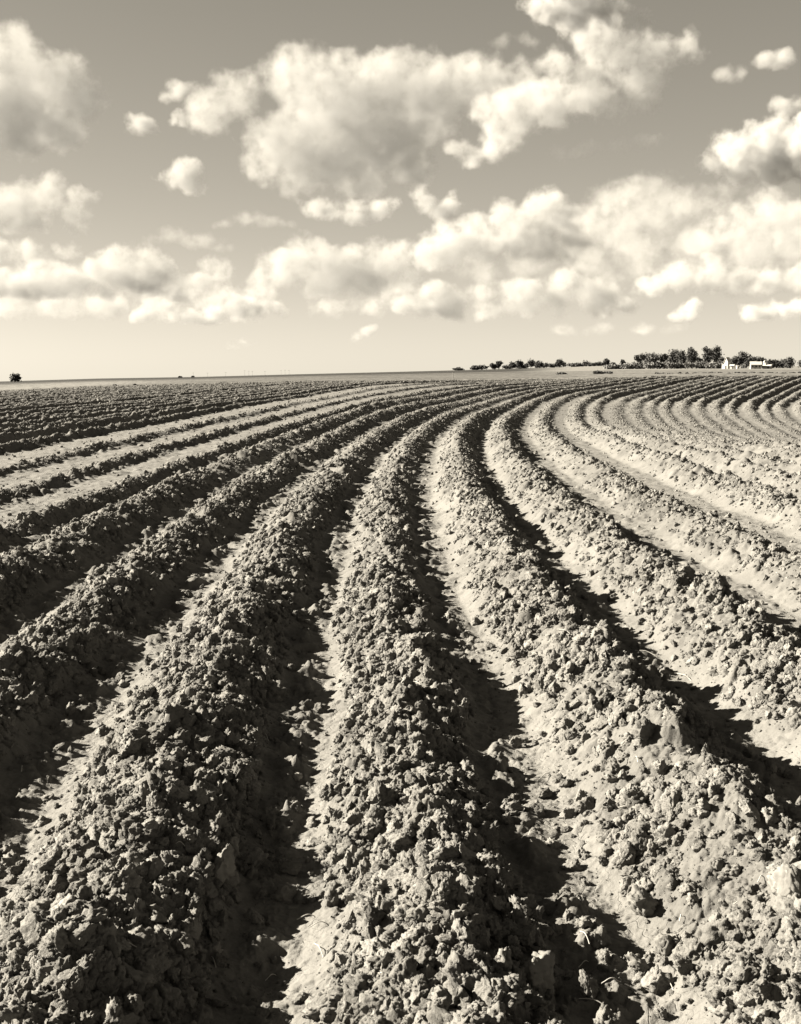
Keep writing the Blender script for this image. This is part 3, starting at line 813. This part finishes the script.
# ------------------------------------------------------------------ clouds: real bodies of scattering vapour
def cloud_mat(name, blobs, u, density, colour, seed, edge, ragged, zb):
    """vapour: a union of swelling blobs whose surface breaks up into billows and wisps; flat towards the base"""
    m, nt, out = new_mat(name)
    L = nt.links.new; N = nt.nodes.new
    def vm(op, a, b=None, c=None):
        n = N('ShaderNodeVectorMath'); n.operation = op
        for k, q in enumerate((a, b, c)):
            if q is None: continue
            if isinstance(q, tuple): n.inputs[k].default_value = q
            else: L(q, n.inputs[k])
        return n.outputs['Value'] if op == 'LENGTH' else n.outputs[0]
    def mm(op, a, b, c=None):
        n = N('ShaderNodeMath'); n.operation = op
        for k, q in enumerate((a, b, c)):
            if q is None: continue
            if isinstance(q, (int, float)): n.inputs[k].default_value = q
            else: L(q, n.inputs[k])
        return n.outputs[0]
    tc = N('ShaderNodeTexCoord'); P = tc.outputs['Object']
    off = (seed * 3.1, seed * 1.7, seed * .9)
    def noise(sc, det, rough=.58):
        n = N('ShaderNodeTexNoise'); n.inputs['Scale'].default_value = 1; n.inputs['Detail'].default_value = det; n.inputs['Roughness'].default_value = rough
        L(vm('MULTIPLY_ADD', P, (1 / (sc * u),) * 3, off), n.inputs['Vector']); return n
    big = noise(46, 1.0)
    W = vm('MULTIPLY_ADD', vm('SUBTRACT', big.outputs['Color'], (.5, .5, .5)), (16 * u,) * 3, P)
    dist = None
    for (c, rx, rz) in blobs:
        l = vm('LENGTH', vm('MULTIPLY_ADD', W, (1 / rx, 1 / rx, 1 / rz), (-c[0] / rx, -c[1] / rx, -c[2] / rz)))
        # distance to the blob's skin, in photo-scale units
        l = mm('MULTIPLY', mm('SUBTRACT', l, 1.0), rz / u)
        dist = l if dist is None else mm('SMOOTH_MIN', dist, l, 5.0)
    fine = noise(22, 5.0, .6)
    f2 = mm('MULTIPLY', mm('SUBTRACT', fine.outputs['Fac'], .5), 2 * ragged)
    e = mm('SUBTRACT', f2, dist)
    # the base: vapour thins out below the condensation level
    sx = N('ShaderNodeSeparateXYZ'); L(P, sx.inputs[0])
    bz = mm('MULTIPLY', mm('SUBTRACT', sx.outputs[2], zb), 1.2 / u)
    e = mm('SMOOTH_MIN', e, mm('ADD', bz, mm('MULTIPLY', f2, .7)), 4.0)
    r = r0 = N('ShaderNodeMapRange'); r.interpolation_type = 'SMOOTHSTEP'
    r.inputs['From Min'].default_value = -edge * .5; r.inputs['From Max'].default_value = edge
    r.inputs['To Min'].default_value = 0.0; r.inputs['To Max'].default_value = density
    L(e, r.inputs['Value'])
    v = N('ShaderNodeVolumeScatter'); v.inputs['Color'].default_value = colour; v.inputs['Anisotropy'].default_value = ANISO
    puff = noise(PUFF_SC, 4.0, .62)      # denser and emptier pockets inside
    pr = N('ShaderNodeMapRange'); pr.interpolation_type = 'SMOOTHSTEP'
    for q_, v_ in (('From Min', .36), ('From Max', .60), ('To Min', PUFF_LO), ('To Max', 1.9)): pr.inputs[q_].default_value = v_
    L(puff.outputs['Fac'], pr.inputs['Value'])
    class R_: pass
    r = R_(); r.outputs = [mm('MULTIPLY', r0.outputs[0], pr.outputs[0])]
    ab = N('ShaderNodeVolumeAbsorption'); ab.inputs['Color'].default_value = (0, 0, 0, 1)
    L(mm('MULTIPLY', r.outputs[0], OMEGA), v.inputs['Density']); L(mm('MULTIPLY', r.outputs[0], 1 - OMEGA), ab.inputs['Density'])
    ad = N('ShaderNodeAddShader'); L(v.outputs[0], ad.inputs[0]); L(ab.outputs[0], ad.inputs[1])
    L(ad.outputs[0], out.inputs['Volume'])
    return m
def cloud(label, base_y, blobs, soft=9.0, seed=0, alt=900.0, squash=.8, edge=6.5, ragged=20.0, group='cumulus clouds across the sky'):
    """blobs: (x, y, r) measured on the photograph; the cloud floats with its base at a real height"""
    cx = sum(b[0] * b[2] for b in blobs) / sum(b[2] for b in blobs); cyy = sum(b[1] * b[2] for b in blobs) / sum(b[2] for b in blobs)
    el = math.asin(unproj_dir(cx, base_y)[2]); R = alt / math.sin(el); u = R / F_PX
    r = np.random.default_rng(seed)
    C0 = unproj_dir(cx, cyy) * R
    fw = np.array([C0[0], C0[1], 0]); fw /= np.linalg.norm(fw)
    zb = float((np.array(unproj_dir(cx, base_y)) * R - C0)[2])
    small = min(1.0, max(b[2] for b in blobs) / 22.0)
    rag = ragged * (.35 + .65 * small); ed = edge * (.5 + .5 * small)
    thick = max(b[1] + b[2] * squash for b in blobs) - min(b[1] - b[2] * squash for b in blobs)
    bm = bmesh.new(); bl = []
    for (x, y, q) in blobs:
        c = unproj_dir(x, y) * R - C0 + fw * (r.random() - .5) * q * u * .9
        rx, rz = q * u * .96, q * u * .96 * squash
        bl.append((tuple(float(k) for k in c), float(rx), float(rz)))
        M = bmesh.ops.create_icosphere(bm, subdivisions=2, radius=1.0)
        g = (rag * .55 + ed * .5 + 7) * u
        for v in M['verts']:
            n = np.array(v.co); v.co = c + n * np.array([rx + g, rx + g, rz + g])
    tmp = bpy.data.meshes.new('tmp'); bm.to_mesh(tmp); bm.free()
    to = bpy.data.objects.new('tmp', tmp); COL.objects.link(to)
    md = to.modifiers.new('r', 'REMESH'); md.mode = 'VOXEL'; md.voxel_size = 4.0 * u
    dg = bpy.context.evaluated_depsgraph_get(); dg.update()
    ev = to.evaluated_get(dg); me = ev.to_mesh()
    n = len(me.vertices); P = np.empty(n * 3, np.float32); me.vertices.foreach_get('co', P); P = P.reshape(-1, 3).astype(np.float64)
    f = np.empty(len(me.loops), np.int32); me.loops.foreach_get('vertex_index', f); f = f.reshape(-1, 4)
    ev.to_mesh_clear(); bpy.data.objects.remove(to); bpy.data.meshes.remove(tmp)
    lowz = zb - 9 * u
    P[:, 2] = np.where(P[:, 2] < lowz, lowz + (P[:, 2] - lowz) * .02, P[:, 2])
    o = mesh_np('cloud', P, [f], cloud_mat('cloud_vapour', bl, u, 9.0 * DENS / (soft * max(thick, 42) * u), CLOUD_COL, seed, ed, rag, zb), None, C0)
    return tag(o, label, 'cloud', group)
DENS = 3.3
ANISO = -0.1
OMEGA = 0.545
PUFF_SC = 16
PUFF_LO = .15
CLOUD_COL = (1, .985, .95, 1)
S.cycles.volume_step_rate = 0.36
cloud('big billowing white cloud cut by the left edge of the picture, high up', 155, [(-10, 60, 36), (34, 72, 38), (0, 112, 45), (46, 108, 42), (72, 96, 28), (22, 135, 28), (-35, 90, 55), (10, 45, 22), (62, 75, 22), (40, 130, 22)], 13, 1)
cloud('largest cloud, a broad white heap with grey base, upper middle of the sky', 196, [(212, 112, 28), (240, 95, 22), (226, 84, 17), (298, 78, 34), (330, 105, 50), (345, 72, 26), (385, 90, 42), (425, 95, 42), (470, 86, 36), (512, 82, 24), (285, 140, 36), (330, 150, 46), (390, 140, 44), (362, 180, 26), (300, 178, 24), (430, 110, 38), (265, 165, 20), (410, 165, 26)], 11, 2)
cloud('ragged white cloud arm reaching up and right from the largest cloud', 165, [(508, 117, 32), (548, 105, 32), (588, 90, 28), (622, 62, 26), (600, 42, 26), (648, 52, 22), (690, 48, 12), (672, 52, 15), (560, 65, 20), (640, 84, 22), (500, 140, 22), (610, 105, 16), (470, 158, 15), (645, 100, 12)], 8.5, 3)
cloud('white cloud cut by the top edge, above the ragged cloud arm', 30, [(572, 6, 24), (545, 8, 16), (590, -8, 26), (615, 18, 14), (645, 18, 10)], 8, 4)
cloud('pair of tiny wisps left of the largest cloud', 132, [(128, 120, 8), (137, 126, 11), (148, 127, 7)], 15, 5)
cloud('small puffy cloud below the wisp pair, rising like a thumb', 195, [(190, 165, 10), (188, 178, 13), (172, 182, 9), (196, 184, 10), (163, 178, 7)], 15, 6)
cloud('small faint cloud at the left shoulder of the largest cloud', 98, [(170, 82, 9), (182, 88, 9), (166, 92, 8), (196, 86, 7)], 16, 7)
cloud('tiny round puff just left of the largest cloud', 126, [(180, 120, 7), (173, 124, 5)], 8, 8)
cloud('grey mid-level cloud with a bright puff, at the left edge under the big left cloud', 230, [(12, 206, 26), (45, 196, 20), (78, 216, 15), (76, 198, 10), (88, 200, 9), (30, 222, 18), (-10, 215, 24)], 20, 9)
cloud('long grey cloud bank with a bright rounded crown, left above the horizon', 300, [(10, 287, 24), (38, 284, 28), (65, 285, 22), (100, 285, 24), (122, 272, 27), (150, 278, 27), (182, 290, 20), (118, 256, 14), (140, 258, 13), (200, 282, 16), (-12, 285, 24), (215, 270, 15)], 15, 10)
cloud('rounded grey-white cloud with a bright left face, left of the centre above the horizon', 296, [(262, 283, 18), (285, 268, 25), (312, 262, 27), (345, 268, 27), (380, 262, 24), (398, 252, 18), (300, 250, 15), (365, 280, 22), (325, 282, 24), (410, 276, 16)], 21, 11)
cloud('bright heaped cloud with towering heads, in the middle of the sky right of centre', 272, [(440, 250, 26), (468, 236, 26), (490, 248, 22), (516, 226, 24), (545, 212, 26), (535, 240, 28), (572, 222, 22), (572, 244, 22), (445, 228, 14), (508, 208, 12)], 12, 12)
cloud('grey spreading cloud behind the heaped cloud with towering heads', 250, [(620, 200, 28), (655, 205, 34), (630, 230, 32), (672, 226, 28), (600, 222, 26), (640, 182, 16), (695, 212, 22)], 34, 13)
cloud('bright cloud with a sharp left edge, cut by the right side of the picture', 182, [(714, 166, 11), (735, 153, 22), (762, 146, 28), (790, 140, 30), (820, 148, 36), (745, 168, 18), (775, 168, 20), (800, 122, 14)], 7, 14)
cloud('long grey cloud layer at the right edge below the sharp-edged bright cloud', 258, [(735, 226, 26), (770, 218, 28), (800, 226, 28), (705, 238, 22), (745, 243, 22), (783, 242, 24), (830, 230, 30), (765, 198, 14)], 24, 15)
cloud('low white cloud with two heads under the heaped cloud, centre', 318, [(410, 305, 15), (432, 298, 19), (455, 303, 15), (422, 312, 12), (440, 312, 12)], 20, 16)
cloud('low bright cloud row right of the centre, near the horizon', 318, [(492, 312, 13), (512, 304, 14), (540, 292, 19), (562, 284, 18), (585, 290, 17), (525, 304, 14), (605, 298, 13), (560, 300, 14)], 18, 17)
cloud('wide pale cloud bank low at the right', 296, [(650, 284, 17), (680, 274, 20), (708, 278, 20), (738, 284, 18), (768, 284, 18), (800, 280, 20), (700, 262, 10)], 20, 18)
cloud('small bright flat-based cloud low at the right edge', 318, [(752, 314, 10), (768, 308, 13), (788, 308, 13), (806, 309, 13)], 13, 19)
cloud('small low puff left of the flat-based cloud at the right edge', 320, [(682, 314, 8), (692, 309, 9), (676, 318, 6)], 9, 20)
cloud('thin pale streak of cloud below the long grey bank, left', 322, [(140, 314, 13), (165, 312, 14), (190, 314, 13), (215, 312, 13), (240, 306, 15), (262, 310, 13), (282, 310, 9), (232, 296, 10)], 12, 21, squash=.65)
cloud('narrow flat strip of cloud hanging under the largest cloud', 222, [(312, 210, 12), (335, 212, 14), (358, 212, 14), (380, 210, 12), (396, 206, 9)], 15, 22, squash=.6)
cloud('faint small cloud between the largest cloud and the heaped one', 220, [(428, 206, 14), (446, 208, 13), (420, 196, 8), (450, 194, 8)], 13, 23)
cloud('small lone wisp at upper right', 68, [(768, 62, 8), (780, 59, 9), (790, 58, 5)], 14, 24)
cloud('very faint thin wisp left of the lone upper right wisp', 82, [(728, 76, 7), (740, 74, 6)], 30, 25)
cloud('faint ragged cloud at the right edge above the sharp-edged cloud', 114, [(786, 106, 9), (800, 103, 10), (775, 110, 5)], 20, 26)
cloud('faint low wisp just above the horizon haze, centre', 342, [(355, 334, 6), (366, 330, 7), (376, 328, 5)], 22, 27, alt=700)
cloud('faint flat wisp just above the horizon haze, left of centre', 350, [(232, 345, 5), (243, 342, 6), (252, 342, 4)], 20, 28, alt=600, squash=.6)
cloud('low pale cloud scrap right of the low bright cloud row', 318, [(590, 312, 8), (605, 307, 10), (620, 306, 8)], 11, 29)
cloud('wide thin grey veil of cloud behind the heaped cloud, right of centre', 292, [(480, 268, 24), (530, 262, 26), (585, 258, 28), (640, 256, 30), (695, 252, 30), (750, 256, 28), (800, 258, 28), (610, 275, 20), (680, 200, 22), (720, 195, 20)], 34, 31, squash=.62)
cloud('thin grey veil of cloud low on the left, behind the long grey bank', 318, [(10, 306, 20), (60, 306, 22), (110, 304, 22), (160, 300, 20), (215, 296, 20), (260, 292, 16)], 30, 32, squash=.5)
cloud('thin grey veil of cloud low in the centre, above the horizon', 318, [(330, 305, 14), (370, 304, 16), (400, 290, 16), (480, 296, 18), (520, 292, 18), (560, 308, 14), (620, 304, 16)], 30, 33, squash=.5)
cloud('dim grey band of cloud at the left edge, just above the long bank', 262, [(5, 250, 16), (35, 250, 14), (62, 252, 10), (-15, 250, 16)], 22, 34, squash=.5)
cloud('small faint scrap between the heaped cloud and the ragged arm', 168, [(455, 150, 9), (470, 160, 10), (486, 152, 9)], 18, 35)
cloud('very faint streak of cloud in open sky below the lone thumb-shaped puff', 232, [(225, 222, 9), (245, 219, 10), (268, 218, 10), (290, 222, 8)], 60, 41, squash=.5)
cloud('very faint long streak of cloud under the ragged arm, right of the largest cloud', 158, [(560, 150, 10), (590, 146, 12), (622, 142, 12), (655, 138, 10)], 70, 42, squash=.45)
cloud('faint wispy haze of cloud above the long grey bank at left', 248, [(150, 240, 10), (175, 236, 12), (200, 240, 12), (225, 246, 10)], 60, 43, squash=.5)
cloud('faint high wisp left of the ragged arm at the top of the sky', 52, [(500, 44, 8), (518, 40, 9), (535, 44, 8)], 60, 44, squash=.55)
cloud('pale thin cloud strip low on the right, between the bank and the horizon', 334, [(560, 328, 8), (600, 327, 9), (640, 327, 9), (680, 328, 8)], 60, 45, squash=.4)
